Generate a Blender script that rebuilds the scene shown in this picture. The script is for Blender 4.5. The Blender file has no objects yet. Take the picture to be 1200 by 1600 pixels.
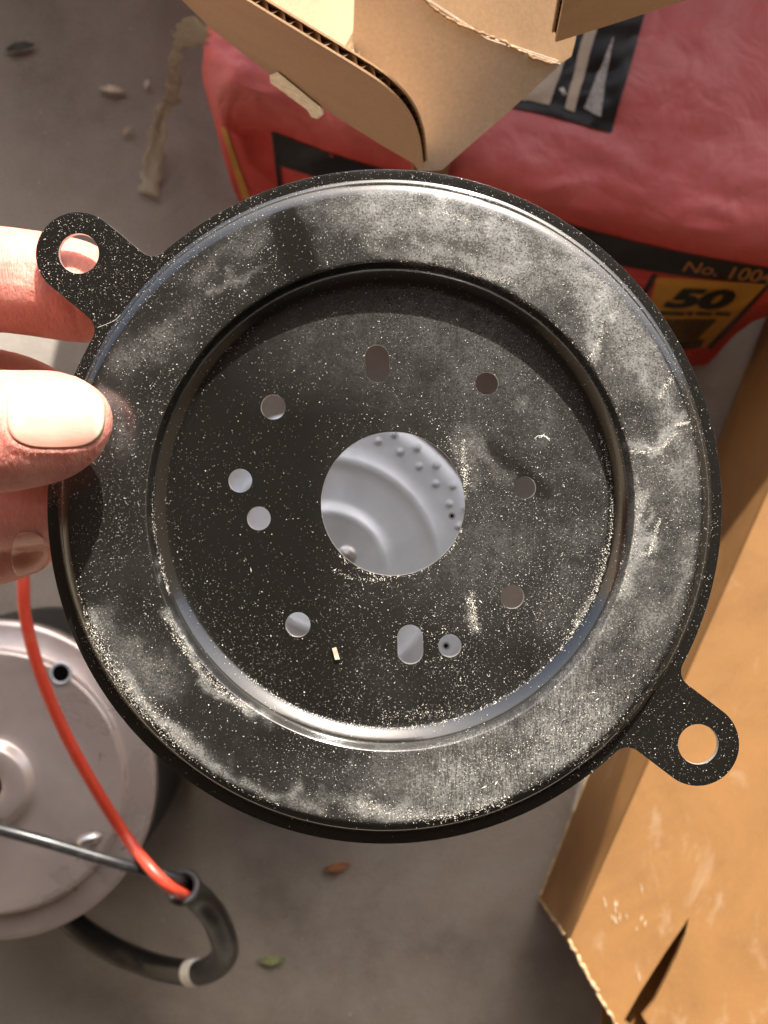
import bpy, bmesh, math, random
import numpy as np
from mathutils import Vector, Matrix, noise as mnoise
from mathutils.bvhtree import BVHTree
from mathutils.geometry import delaunay_2d_cdt

random.seed(4)
rng = np.random.default_rng(7)
S = bpy.context.scene
COL = S.collection

# ---------------------------------------------------------------- camera, sky, sun, exposure
ZC, FOCUS, PXM = 0.80, 0.22, 0.12e-3          # camera height, distance to the plate, metres per photo pixel there
cam = bpy.data.cameras.new('camera')
camo = bpy.data.objects.new('camera', cam); COL.objects.link(camo)
camo.location = (0, 0, ZC)
cam.sensor_fit = 'VERTICAL'; cam.sensor_height = 36
cam.lens = 18.0 / (800 * PXM / FOCUS)
cam.clip_start = 0.01; cam.clip_end = 60
cam.dof.use_dof = True; cam.dof.focus_distance = FOCUS + 0.003; cam.dof.aperture_fstop = cam.lens / 1.15
S.camera = camo

LIGHT = Vector((-0.42, -1.6, -1.0)).normalized()
ELEV = math.asin(-LIGHT.z)
w = bpy.data.worlds.new('World'); S.world = w; w.use_nodes = True
nt = w.node_tree
sky = nt.nodes.new('ShaderNodeTexSky'); sky.sky_type = 'NISHITA'; sky.sun_disc = False
sky.sun_elevation = ELEV; sky.sun_rotation = math.atan2(0.42, 1.6)
sky.air_density = 0.7; sky.dust_density = 4.0; sky.ozone_density = 0.6
bg = nt.nodes['Background']; bg.inputs['Strength'].default_value = 0.15
hs = nt.nodes.new('ShaderNodeHueSaturation'); hs.inputs['Saturation'].default_value = 0.85   # milky, hazy sky
nt.links.new(sky.outputs[0], hs.inputs['Color']); nt.links.new(hs.outputs[0], bg.inputs['Color'])
sl = bpy.data.lights.new('sun', 'SUN'); sl.energy = 5.0; sl.angle = math.radians(0.5); sl.color = (1.0, 0.95, 0.87)
so = bpy.data.objects.new('sun', sl); COL.objects.link(so)
so.rotation_euler = LIGHT.to_track_quat('-Z', 'Y').to_euler(); so.location = (0.3, 1.2, 2.0)
S.view_settings.view_transform = 'Standard'; S.view_settings.look = 'None'
S.view_settings.exposure = 1.2; S.view_settings.gamma = 1

# ---------------------------------------------------------------- helpers
def at(px, py, z):
    """point seen at photo pixel (px, py) at height z"""
    k = PXM * (ZC - z) / FOCUS
    return Vector(((px - 600) * k, (800 - py) * k, z))

class Plane:
    def __init__(s, a, b, c):
        s.p = at(*a); s.n = (at(*b) - s.p).cross(at(*c) - s.p).normalized()
        if s.n.dot(Vector((0, 0, ZC)) - s.p) < 0: s.n = -s.n      # towards the viewer
    def pt(s, px, py):
        o = Vector((0, 0, ZC)); d = at(px, py, 0) - o
        return o + d * ((s.p - o).dot(s.n) / d.dot(s.n))

def tag(o, label=None, cat=None, group=None, kind=None):
    for k, v in (('label', label), ('category', cat), ('group', group), ('kind', kind)):
        if v: o[k] = v
    return o

def thing(name, label, cat, loc=(0, 0, 0), group=None):
    o = bpy.data.objects.new(name, None); COL.objects.link(o); o.location = loc
    o.empty_display_size = 0.01
    return tag(o, label, cat, group)

bpy.context.view_layer.update()
def obj(name, verts, faces, m, parent=None, smooth=True, sharp=None):
    me = bpy.data.meshes.new(name)
    me.from_pydata([tuple(v) for v in verts], [], faces)
    me.update()
    if smooth:
        me.shade_smooth()
        if sharp is not None: me.set_sharp_from_angle(angle=math.radians(sharp))
    return link(name, me, m, parent)

def link(name, me, m, parent=None):
    o = bpy.data.objects.new(name, me); COL.objects.link(o)
    if m is not None and not me.materials: me.materials.append(m)
    if parent is not None:
        o.parent = parent
        loc, q = Vector(), parent
        while q: loc += q.location; q = q.parent
        o.location = -loc                       # meshes are written in world coordinates
    return o

def catmull(pts, n):
    P = np.array([tuple(p) for p in pts], float)
    P = np.vstack([2*P[0]-P[1], P, 2*P[-1]-P[-2]])
    out = []
    for i in range(1, len(P)-2):
        for k in range(n):
            t = k / n; a, b, c, d = P[i-1:i+3]
            out.append(0.5*((2*b)+(-a+c)*t+(2*a-5*b+4*c-d)*t*t+(-a+3*b-3*c+d)*t**3))
    out.append(P[-2]); return np.array(out)

def tube(path, rad, seg=16, cap=True):
    """path (n,3), rad scalar or (n,) -> verts, faces"""
    path = np.asarray(path); n = len(path); rad = np.full(n, rad) if np.isscalar(rad) else np.asarray(rad)
    T = np.gradient(path, axis=0); T /= np.linalg.norm(T, axis=1)[:, None]
    up = np.array([0, 0, 1.0])
    if abs(T[0] @ up) > .9: up = np.array([1.0, 0, 0])
    N = np.zeros_like(T); N[0] = np.cross(T[0], up); N[0] /= np.linalg.norm(N[0])
    for i in range(1, n):
        N[i] = N[i-1] - T[i] * (N[i-1] @ T[i]); N[i] /= np.linalg.norm(N[i])
    B = np.cross(T, N)
    a = np.linspace(0, 2*np.pi, seg, endpoint=False)
    V = (path[:, None] + rad[:, None, None]*(np.cos(a)[None, :, None]*N[:, None]+np.sin(a)[None, :, None]*B[:, None])).reshape(-1, 3)
    F = [(i*seg+j, i*seg+(j+1) % seg, (i+1)*seg+(j+1) % seg, (i+1)*seg+j) for i in range(n-1) for j in range(seg)]
    if cap: F += [tuple(range(seg))[::-1], tuple(range((n-1)*seg, n*seg))]
    return V.tolist(), F

def lathe(prof, c, seg=96, close_top=True):
    """prof [(r,z)], centre (x,y) -> rings joined; first and last points may sit on the axis"""
    V, F = [], []
    a = np.linspace(0, 2*np.pi, seg, endpoint=False)
    for r, z in prof:
        V += [(c[0]+r*math.cos(t), c[1]+r*math.sin(t), z) for t in a]
    for i in range(len(prof)-1):
        for j in range(seg):
            F.append((i*seg+j, i*seg+(j+1) % seg, (i+1)*seg+(j+1) % seg, (i+1)*seg+j))
    if close_top: F.append(tuple(range((len(prof)-1)*seg, len(prof)*seg)))
    return V, F

def slab(poly, n, t):
    """polygon extruded by -n*t"""
    k = len(poly); n = Vector(n)
    V = [Vector(p) for p in poly] + [Vector(p) - n*t for p in poly]
    a = sum(((V[i]-V[0]).cross(V[(i+1) % k]-V[0]) for i in range(k)), Vector())
    top = tuple(range(k)); bot = tuple(range(2*k-1, k-1, -1))
    if a.dot(n) < 0: top = top[::-1]; bot = bot[::-1]
    F = [top, bot]
    for i in range(k):
        j = (i+1) % k
        f = (i, i+k, j+k, j)
        F.append(f if a.dot(n) > 0 else f[::-1])
    return V, F

def fix_normals(me):
    bm = bmesh.new(); bm.from_mesh(me); bmesh.ops.recalc_face_normals(bm, faces=bm.faces); bm.to_mesh(me); bm.free()

def bvh_of(o):
    me = o.data; off = Vector(o.location) + (Vector(o.parent.location) if o.parent else Vector())
    return BVHTree.FromPolygons([v.co + off for v in me.vertices], [tuple(p.vertices) for p in me.polygons])

def cast(bvh, px, py, off):
    o = Vector((0, 0, ZC)); d = (at(px, py, 0) - o).normalized()
    h = bvh.ray_cast(o, d)
    if h[0] is None: return None
    n = h[1] if h[1].dot(d) < 0 else -h[1]
    return h[0] + n * off

def quad_print(bvh, q, nu, nv, off):
    """q = TL,TR,BR,BL pixels: a grid laid on the surface"""
    V, F = [], []
    tl, tr, br, bl = [np.array(p, float) for p in q]
    for j in range(nv+1):
        for i in range(nu+1):
            u, v = i/nu, j/nv
            p = (tl*(1-u)+tr*u)*(1-v)+(bl*(1-u)+br*u)*v
            V.append(cast(bvh, p[0], p[1], off))
    for j in range(nv):
        for i in range(nu):
            f = (j*(nu+1)+i, (j+1)*(nu+1)+i, (j+1)*(nu+1)+i+1, j*(nu+1)+i+1)
            if all(V[k] is not None for k in f): F.append(f)
    last = next(v for v in V if v is not None)
    V = [last if v is None else v for v in V]
    return V, F

def merge(parts):
    V, F = [], []
    for v, f in parts:
        b = len(V); V += list(v); F += [tuple(i+b for i in q) for q in f]
    return V, F

# ---------------------------------------------------------------- materials
def newmat(name):
    m = bpy.data.materials.new(name); m.use_nodes = True
    return m, m.node_tree, m.node_tree.nodes['Principled BSDF']
def nd(t, typ, **kw):
    n = t.nodes.new(typ)
    for k, v in kw.items():
        if k in n.inputs.keys() if isinstance(k, str) else False: n.inputs[k].default_value = v
        else: setattr(n, k, v)
    return n
def noise(t, vec, scale, detail=4, rough=.55, dist=0.0):
    n = t.nodes.new('ShaderNodeTexNoise'); n.inputs['Scale'].default_value = scale
    n.inputs['Detail'].default_value = detail; n.inputs['Roughness'].default_value = rough
    n.inputs['Distortion'].default_value = dist
    if vec is not None: t.links.new(vec, n.inputs['Vector'])
    return n.outputs['Fac']
def ramp(t, fac, stops):
    r = t.nodes.new('ShaderNodeValToRGB'); e = r.color_ramp.elements
    while len(e) < len(stops): e.new(0.5)
    for k, (p, c) in enumerate(stops):
        e[k].position = p; e[k].color = (*c, 1) if isinstance(c, tuple) else (c, c, c, 1)
    t.links.new(fac, r.inputs['Fac']); return r.outputs['Color']
def mixc(t, fac, a, b, mode='MIX'):
    n = t.nodes.new('ShaderNodeMix'); n.data_type = 'RGBA'; n.blend_type = mode
    for s, v in ((n.inputs[0], fac), (n.inputs[6], a), (n.inputs[7], b)):
        if isinstance(v, (int, float)): s.default_value = v
        elif isinstance(v, tuple): s.default_value = (*v, 1)
        else: t.links.new(v, s)
    return n.outputs[2]
def math_(t, op, a, b=0.0):
    n = t.nodes.new('ShaderNodeMath'); n.operation = op
    for s, v in ((n.inputs[0], a), (n.inputs[1], b)):
        if isinstance(v, (int, float)): s.default_value = v
        else: t.links.new(v, s)
    return n.outputs[0]
def coords(t, scale=None):
    c = t.nodes.new('ShaderNodeTexCoord').outputs['Object']
    if scale:
        m = t.nodes.new('ShaderNodeMapping'); m.inputs['Scale'].default_value = scale
        t.links.new(c, m.inputs['Vector']); c = m.outputs['Vector']
    return c
def bump(t, b, h, strength, dist):
    n = t.nodes.new('ShaderNodeBump'); n.inputs['Strength'].default_value = strength; n.inputs['Distance'].default_value = dist
    t.links.new(h, n.inputs['Height']); t.links.new(n.outputs['Normal'], b.inputs['Normal'])
def simple(name, col, rough=.5, metal=0, var=.25, scale=200, bstr=.15, bdist=.0005, spec=.5):
    m, t, b = newmat(name); c = coords(t)
    f = noise(t, c, scale, 5)
    dark = tuple(x*(1-var) for x in col); light = tuple(min(1, x*(1+var)) for x in col)
    t.links.new(ramp(t, f, [(.3, dark), (.7, light)]), b.inputs['Base Color'])
    b.inputs['Roughness'].default_value = rough; b.inputs['Metallic'].default_value = metal
    b.inputs['Specular IOR Level'].default_value = spec
    if bstr: bump(t, b, noise(t, c, scale*6, 3), bstr, bdist)
    return m

def mat_concrete():
    m, t, b = newmat('concrete'); c = coords(t)
    big = noise(t, c, 5, 5, .6, .4); mid = noise(t, c, 32, 6, .65); fine = noise(t, c, 600, 4, .6)
    col = ramp(t, big, [(.32, (.19, .15, .115)), (.50, (.30, .25, .20)), (.70, (.37, .335, .295))])
    col = mixc(t, math_(t, 'MULTIPLY', ramp(t, mid, [(.40, 0.0), (.68, 1.0)]), .6), col, (.36, .315, .265))
    col = mixc(t, math_(t, 'MULTIPLY', ramp(t, noise(t, c, 14, 5, .6, .8), [(.55, 0.0), (.72, 1.0)]), .55), col, (.13, .112, .098))
    col = mixc(t, .22, col, ramp(t, fine, [(.3, .1), (.7, .42)]))
    t.links.new(col, b.inputs['Base Color']); b.inputs['Roughness'].default_value = .8
    bump(t, b, math_(t, 'ADD', math_(t, 'MULTIPLY', mid, 3.0), fine), .35, .0008)
    return m
def mat_kraft(name, base, streak=(700, 130, 400), scuff=.0):
    m, t, b = newmat(name); c = coords(t)
    big = noise(t, c, 14, 5, .6, .5); fib = noise(t, coords(t, streak), 1.0, 6, .75, .5); fine = noise(t, c, 1600, 3)
    dk = tuple(x*.68 for x in base); lt = tuple(min(1, x*1.22) for x in base)
    col = ramp(t, big, [(.3, dk), (.5, base), (.72, lt)])
    col = mixc(t, .18, col, ramp(t, fib, [(.3, dk), (.7, lt)]))
    col = mixc(t, .3, col, ramp(t, noise(t, c, 900, 4, .7), [(.32, dk), (.68, lt)]))
    if scuff:
        s = ramp(t, noise(t, coords(t, (45, 18, 30)), 1, 6, .7, .6), [(.58, 0.0), (.75, 1.0)])
        col = mixc(t, math_(t, 'MULTIPLY', s, scuff), col, (.66, .55, .42))
        s2 = ramp(t, noise(t, coords(t, (20, 30, 30)), 1, 5, .6, .9), [(.55, 0.0), (.75, 1.0)])
        col = mixc(t, math_(t, 'MULTIPLY', s2, .5), col, (.20, .10, .04))
    t.links.new(col, b.inputs['Base Color']); b.inputs['Roughness'].default_value = .62
    b.inputs['Specular IOR Level'].default_value = .35
    bump(t, b, math_(t, 'ADD', fib, math_(t, 'MULTIPLY', fine, .6)), .22, .0003)
    return m
def mat_bag():
    m, t, b = newmat('red_bag_paper'); c = coords(t)
    f = noise(t, c, 9, 5, .6, .7); f2 = noise(t, c, 70, 5, .65); fine = noise(t, c, 900, 3)
    col = ramp(t, f, [(.3, (.60, .045, .038)), (.7, (.72, .075, .06))])
    n = t.nodes.new('ShaderNodeNewGeometry'); sep = t.nodes.new('ShaderNodeSeparateXYZ')
    t.links.new(coords(t), sep.inputs[0])
    # pale dust and painted-in sheen on the bag top, above the printed band
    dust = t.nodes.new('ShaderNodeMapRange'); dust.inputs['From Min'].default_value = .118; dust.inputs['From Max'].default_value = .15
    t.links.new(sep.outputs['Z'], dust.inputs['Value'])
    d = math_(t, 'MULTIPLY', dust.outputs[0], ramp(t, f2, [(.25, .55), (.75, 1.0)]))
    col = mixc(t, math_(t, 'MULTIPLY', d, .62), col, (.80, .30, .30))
    sp = ramp(t, noise(t, c, 160, 4, .6), [(.66, 0.0), (.72, 1.0)])
    col = mixc(t, math_(t, 'MULTIPLY', sp, .15), col, (.12, .02, .02))
    t.links.new(col, b.inputs['Base Color']); b.inputs['Roughness'].default_value = .42
    vo = t.nodes.new('ShaderNodeTexVoronoi'); vo.feature = 'DISTANCE_TO_EDGE'; vo.inputs['Scale'].default_value = 22
    wv = t.nodes.new('ShaderNodeTexNoise'); wv.inputs['Scale'].default_value = 18; wv.inputs['Detail'].default_value = 3
    t.links.new(c, wv.inputs['Vector'])
    vm = t.nodes.new('ShaderNodeVectorMath'); vm.operation = 'MULTIPLY_ADD'; vm.inputs[1].default_value = (.06, .06, .06)
    t.links.new(wv.outputs['Color'], vm.inputs[0]); t.links.new(c, vm.inputs[2]); t.links.new(vm.outputs[0], vo.inputs['Vector'])
    crease = ramp(t, vo.outputs['Distance'], [(0.0, 0.0), (.10, 1.0)])
    h = math_(t, 'ADD', math_(t, 'MULTIPLY', noise(t, c, 28, 4, .5, 1.5), 4.0), math_(t, 'MULTIPLY', fine, .15))
    h = math_(t, 'ADD', h, math_(t, 'MULTIPLY', crease, .45))
    bump(t, b, h, .35, .0015)
    return m
def mat_paint():
    """black gloss paint under a film of wiped dust: 'haze' is a per-vertex amount of dust"""
    m, t, b = newmat('dusty_black_paint'); c = coords(t)
    a = t.nodes.new('ShaderNodeAttribute'); a.attribute_name = 'haze'
    fine = noise(t, c, 2600, 3, .7); mid = noise(t, c, 420, 5, .7, .6)
    streak = noise(t, coords(t, (3000, 260, 500)), 1, 4, .75, .3)
    streak2 = noise(t, coords(t, (520, 2300, 500)), 1, 4, .7)
    g = math_(t, 'MULTIPLY', ramp(t, mid, [(.30, .45), (.66, 1.0)]), ramp(t, fine, [(.34, .27), (.70, 1.0)]))
    br = t.nodes.new('ShaderNodeAttribute'); br.attribute_name = 'brush'
    g = math_(t, 'MULTIPLY', g, mixc(t, br.outputs['Fac'], (1, 1, 1), ramp(t, streak, [(.36, .35), (.62, 1.0)])))
    g = math_(t, 'MULTIPLY', g, ramp(t, streak2, [(.25, .8), (.6, 1.0)]))
    d = math_(t, 'MULTIPLY', math_(t, 'MULTIPLY', a.outputs['Fac'], g), .95)
    base = math_(t, 'MULTIPLY', math_(t, 'MULTIPLY', ramp(t, mid, [(.3, .3), (.8, 1.0)]), ramp(t, fine, [(.4, .2), (.75, 1.0)])), .008)
    d = math_(t, 'MINIMUM', math_(t, 'ADD', d, base), .85)
    col = mixc(t, d, (.0055, .0052, .0045), (.53, .52, .49))
    t.links.new(col, b.inputs['Base Color'])
    t.links.new(math_(t, 'ADD', math_(t, 'MULTIPLY', d, .9), .14), b.inputs['Roughness'])
    b.inputs['IOR'].default_value = 1.85
    bump(t, b, noise(t, c, 900, 3), .06, .0002)
    return m
def mat_skin():
    m, t, b = newmat('skin'); c = coords(t)
    f = noise(t, c, 60, 4, .6); fine = noise(t, c, 900, 4, .6)
    wr = noise(t, coords(t, (1500, 320, 600)), 1, 4, .65, .8)
    col = ramp(t, f, [(.3, (.58, .165, .13)), (.55, (.70, .265, .215)), (.75, (.82, .45, .38))])
    col = mixc(t, .25, col, ramp(t, wr, [(.3, (.46, .15, .10)), (.65, (.76, .42, .32))]))
    t.links.new(col, b.inputs['Base Color']); b.inputs['Roughness'].default_value = .42
    b.inputs['Subsurface Weight'].default_value = .55; b.inputs['Subsurface Radius'].default_value = (1.0, .32, .18)
    b.inputs['Subsurface Scale'].default_value = .004
    bump(t, b, math_(t, 'ADD', wr, math_(t, 'MULTIPLY', fine, .6)), .75, .0006)
    return m
def mat_nail():
    m, t, b = newmat('fingernail'); c = coords(t)
    col = ramp(t, noise(t, coords(t, (120, 400, 200)), 1, 3), [(.3, (.66, .34, .265)), (.7, (.72, .42, .335))])
    a = t.nodes.new('ShaderNodeAttribute'); a.attribute_name = 'edge'
    col = mixc(t, math_(t, 'MAXIMUM', a.outputs['Fac'], 0), col, (.80, .66, .46)); col = mixc(t, math_(t, 'MULTIPLY', math_(t, 'MAXIMUM', math_(t, 'MULTIPLY', a.outputs['Fac'], -1), 0), .6), col, (.84, .64, .56))
    rm = t.nodes.new('ShaderNodeAttribute'); rm.attribute_name = 'rim'
    col = mixc(t, rm.outputs['Fac'], col, (.70, .28, .20))
    t.links.new(col, b.inputs['Base Color']); b.inputs['Roughness'].default_value = .3
    b.inputs['Subsurface Weight'].default_value = .25; b.inputs['Subsurface Radius'].default_value = (1, .4, .25); b.inputs['Subsurface Scale'].default_value = .0015
    bump(t, b, noise(t, coords(t, (150, 2500, 400)), 1, 2), .12, .0002)
    return m
def mat_cast(name, c0, c1, metal, rough):
    m, t, b = newmat(name); c = coords(t)
    f = noise(t, c, 22, 4, .6, .6); fine = noise(t, c, 1500, 3)
    col = ramp(t, f, [(.3, c0), (.7, c1)])
    sp = ramp(t, noise(t, c, 260, 3, .5), [(.62, 0.0), (.85, 1.0)])
    col = mixc(t, math_(t, 'MULTIPLY', sp, .15), col, (.16, .10, .07))
    t.links.new(col, b.inputs['Base Color']); b.inputs['Metallic'].default_value = metal
    t.links.new(ramp(t, f, [(.3, rough-.06), (.7, rough+.08)]), b.inputs['Roughness'])
    bump(t, b, fine, .1, .0002)
    return m
def mat_tape():
    m, t, b = newmat('yellowed_tape'); c = coords(t)
    col = ramp(t, noise(t, coords(t, (120, 20, 60)), 1, 4), [(.3, (.42, .34, .21)), (.7, (.62, .55, .40))])
    t.links.new(col, b.inputs['Base Color']); b.inputs['Roughness'].default_value = .22
    b.inputs['Alpha'].default_value = .5
    bump(t, b, noise(t, c, 120, 3, .5, 1), .4, .001)
    return m
def mat_rubber(name, col, rough, dustcol, amount, scale=140):
    m, t, b = newmat(name); c = coords(t)
    d = math_(t, 'MULTIPLY', ramp(t, noise(t, c, scale, 5, .7, .5), [(.5, 0.0), (.68, 1.0)]), amount)
    sp = math_(t, 'MULTIPLY', ramp(t, noise(t, c, 1800, 2, .5), [(.62, 0.0), (.68, 1.0)]), amount)
    t.links.new(mixc(t, math_(t, 'MAXIMUM', d, sp), col, dustcol), b.inputs['Base Color'])
    b.inputs['Roughness'].default_value = rough
    bump(t, b, noise(t, c, 700, 3), .1, .0003)
    return m

M_CONC = mat_concrete()
M_KRAFT = mat_kraft('kraft_board', (.285, .142, .049), scuff=.28)
M_BOARD = mat_kraft('carton_board', (.63, .515, .40))
M_BOARD_OUT = mat_kraft('carton_board_outside', (.38, .235, .125))
M_BOARD_IN = mat_kraft('carton_board_pale', (.60, .46, .29))
M_FLUTE = simple('carton_flute_paper', (.26, .15, .075), .8, scale=300)
M_TORN = simple('torn_board_paper', (.82, .72, .54), .8, scale=500)
M_WORN = simple('worn_board_edge', (.60, .43, .25), .8, scale=500)
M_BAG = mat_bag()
M_BLACKINK = simple('black_print', (.014, .012, .012), .4, scale=300, var=.3, bstr=.05)
M_CREAMINK = simple('cream_print', (.62, .50, .37), .5, scale=120, var=.12, bstr=.05)
M_ORANGEINK = simple('orange_print', (.46, .18, .055), .5, scale=300, var=.15, bstr=.05)
M_YELLOWINK = simple('yellow_print', (.64, .31, .045), .45, scale=40, var=.18, bstr=.05)
M_BROWNINK = simple('brown_print', (.075, .045, .018), .5, scale=200, var=.2, bstr=.05)
M_SCUFF = simple('scuffed_silver_print', (.50, .47, .43), .25, scale=900, var=.5, bstr=.5)
M_PAINT = mat_paint()
M_DUST = simple('pale_grit', (.72, .68, .60), .9, scale=900, var=.25, bstr=0)
M_SKIN = mat_skin(); M_NAIL = mat_nail()
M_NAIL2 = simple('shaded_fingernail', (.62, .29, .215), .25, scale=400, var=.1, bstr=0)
M_CAP = mat_cast('silver_painted_casting', (.47, .405, .385), (.60, .53, .51), .55, .3)
M_CAP2 = mat_cast('grey_cast_alloy', (.50, .545, .59), (.66, .705, .75), .35, .40)
M_MOTOR = simple('black_motor_shell', (.018, .017, .017), .5, scale=300)
M_KNURL = simple('black_woven_mesh', (.10, .098, .096), .3, metal=.6, scale=500)
M_DARK = simple('dark_bore', (.004, .004, .004), .9, scale=300, spec=0)
M_STEEL = simple('bright_steel', (.6, .59, .57), .28, metal=.9, scale=300)
M_BARE = simple('bare_punched_steel', (.62, .60, .57), .35, metal=.7, scale=900, var=.2)
M_RED = mat_rubber('red_wire_insulation', (.50, .045, .022), .36, (.6, .3, .2), .12)
M_BLACKWIRE = mat_rubber('black_wire_insulation', (.016, .016, .017), .28, (.5, .46, .4), .07)
M_SLEEVE = mat_rubber('dusty_black_sleeve', (.012, .0115, .011), .33, (.30, .26, .21), .16, 45)
M_WHITE = simple('white_and_sun_patch', (.78, .76, .70), .5, scale=200, var=.08)  # white of scraps and fibres; also the painted sun patch on the sleeve
M_TAPE = mat_tape()
M_LEAF1 = simple('green_leaf', (.30, .33, .16), .5, scale=300)
M_LEAF2 = simple('russet_leaf', (.36, .16, .08), .6, scale=300)
M_LEAF3 = simple('dark_leaf', (.06, .055, .04), .6, scale=300)
M_CHIP = simple('pale_wood', (.42, .35, .25), .8, scale=600)
M_ROOF = simple('unseen_dark_boards', (.085, .072, .06), .9, scale=10, var=.2)
M_PLASTER = simple('unseen_warm_plaster', (.60, .50, .375), .9, scale=12, var=.08)
M_SHADE_WALL = simple('unseen_shade_wall', (.30, .24, .18), .8, scale=20)

# ---------------------------------------------------------------- floor and an added shade board towards the sun
V = [(-30, -30, 0), (30, -30, 0), (30, 30, 0), (-30, 30, 0)]
tag(obj('floor', V, [(0, 1, 2, 3)], M_CONC, smooth=False), kind='structure')
def unseen_wall(x0, x1, y, h, t=.06):
    V = [(x, yy, z) for z in (0.001, h) for x, yy in ((x0, y), (x1, y), (x1, y+t), (x0, y+t))]
    return V, [(0, 1, 5, 4), (1, 2, 6, 5), (2, 3, 7, 6), (3, 0, 4, 7), (4, 5, 6, 7), (3, 2, 1, 0)]
tag(obj('unseen_wall', *merge([slab([Vector((x, .62, z)) for x, z in ((-.075, .001), (.347, .001), (.347, .61), (.331, .66), (.318, .70), (-.075, .70))], (0, -1, 0), .06), unseen_wall(-.9, -.077, .622, .284), unseen_wall(.346, .95, .622, .48)]), M_SHADE_WALL, smooth=False), kind='structure')  # added out of view, outline cut so its shade spares plate and carton

def box(x0, x1, y0, y1, z0, z1):
    V = [(x, y, z) for z in (z0, z1) for x, y in ((x0, y0), (x1, y0), (x1, y1), (x0, y1))]
    return V, [(0, 1, 5, 4), (1, 2, 6, 5), (2, 3, 7, 6), (3, 0, 4, 7), (4, 5, 6, 7), (3, 2, 1, 0)]
# unseen open garage added for shade and dark reflections: roof, back and side walls, open towards the sun
tag(obj('unseen_ceiling', *box(-2.6, 2.6, -3.2, 1.15, 2.5, 2.6), M_ROOF, smooth=False), kind='structure')
tag(obj('unseen_wall', *merge([box(-2.7, -2.602, -3.2, 1.15, .001, 2.498), box(2.602, 2.7, -3.2, 1.15, .001, 2.498)]), M_PLASTER, smooth=False), kind='structure')

tag(obj('unseen_wall', *box(-2.6, 2.6, -3.3, -3.2, .001, 2.498), M_ROOF, smooth=False), kind='structure')

# ---------------------------------------------------------------- red paper sack
def bag_grid():
    rows = [
     (.10, [(345,-330),(500,-350),(700,-370),(900,-390),(1100,-400),(1300,-400)]),
     (.135,[(345,-150),(500,-160),(700,-170),(900,-180),(1100,-190),(1300,-200)]),
     (.147,[(326,60),(500,60),(700,60),(900,60),(1100,60),(1310,60)]),
     (.146,[(322,110),(480,165),(700,232),(900,285),(1100,325),(1310,360)]),
     (.124,[(338,185),(440,212),(690,293),(900,350),(1100,400),(1285,432)]),
     (.10, [(352,235),(445,258),(690,340),(900,397),(1080,440),(1248,462)]),
     (.05, [(372,295),(460,330),(690,410),(880,466),(1060,515),(1165,498)]),
     (.0,  [(392,345),(470,385),(690,465),(870,525),(1050,575),(1092,566)]),
    ]
    G = []
    for z, pts in rows:
        r = [at(px, py, z) for px, py in pts]
        a, b = r[0], r[-1]
        r = [Vector((a.x+.03, a.y, max(z*.15, 0))), Vector((a.x+.004, a.y-.002, z*.55))] + r + [Vector((b.x+.004, b.y-.002, z*.55)), Vector((b.x-.03, b.y, max(z*.15, 0)))]
        G.append(r)
    G = np.array([[tuple(p) for p in r] for r in G])
    cols = np.stack([catmull(G[:, j], 14) for j in range(G.shape[1])], 1)      # refine along v
    return np.stack([catmull(cols[i], 14) for i in range(cols.shape[0])], 0)
G = bag_grid(); nv_, nu_ = G.shape[:2]
for i in range(nv_):
    for j in range(nu_):
        p = Vector(G[i, j])
        cr = mnoise.noise(p*14)*.006 + mnoise.noise(p*38 + Vector((3, 1, 0)))*.0018
        rd = (1 - abs(mnoise.noise(Vector((p.x*26, p.y*60, p.z*20)))))**6*.003
        k = min(1, p.z/.03) if p.z > 0 else 0
        G[i, j] = p + Vector((0, -.25, 1)).normalized()*(cr + rd)*k
V = [tuple(p) for p in G.reshape(-1, 3)]
F = [(i*nu_+j, (i+1)*nu_+j, (i+1)*nu_+j+1, i*nu_+j+1) for i in range(nv_-1) for j in range(nu_-1)]
bag = thing('paper_sack', 'plump red paper sack with black and yellow print lying behind the plate', 'bag', at(800, 150, 0))
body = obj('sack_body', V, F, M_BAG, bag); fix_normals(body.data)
B = bvh_of(body)
def strip(tops, bots, sub=10, nvv=6, off=.0006):
    T = catmull([(*p, 0) for p in tops], sub); Bt = catmull([(*p, 0) for p in bots], sub)
    V, F = [], []
    for a, b in zip(T, Bt):
        for k in range(nvv+1):
            p = a*(1-k/nvv)+b*k/nvv; V.append(cast(B, p[0], p[1], off))
    n = nvv+1
    for i in range(len(T)-1):
        for k in range(nvv):
            f = (i*n+k, i*n+k+1, (i+1)*n+k+1, (i+1)*n+k)
            if all(V[q] is not None for q in f): F.append(f)
    d = next(v for v in V if v is not None)
    return [d if v is None else v for v in V], F
obj('printed_band', *strip([(424,204),(540,246),(690,288),(900,352),(1060,392),(1215,420)], [(430,256),(545,292),(690,338),(900,398),(1050,428),(1212,444)], 14), M_BLACKINK, bag)
for tops, bots in (([(429,250),(436,300),(446,350)], [(436,250),(443,300),(453,350)]), ([(1020,426),(1000,462),(985,490)], [(1027,428),(1008,464),(992,492)]), ([(1199,440),(1150,492),(1103,540)], [(1206,442),(1157,497),(1110,546)])):
    obj('printed_outline', *strip(tops, bots, 8, 1), M_BLACKINK, bag)
obj('yellow_edge_stripe', *strip([(345,195),(356,232),(370,280),(380,310)], [(354,200),(366,236),(382,282),(392,312)], 8, 2), M_YELLOWINK, bag)
obj('yellow_panel', *quad_print(B, [(1026,432),(1198,443),(1102,542),(1000,545)], 16, 14, .0007), M_YELLOWINK, bag)
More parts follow.
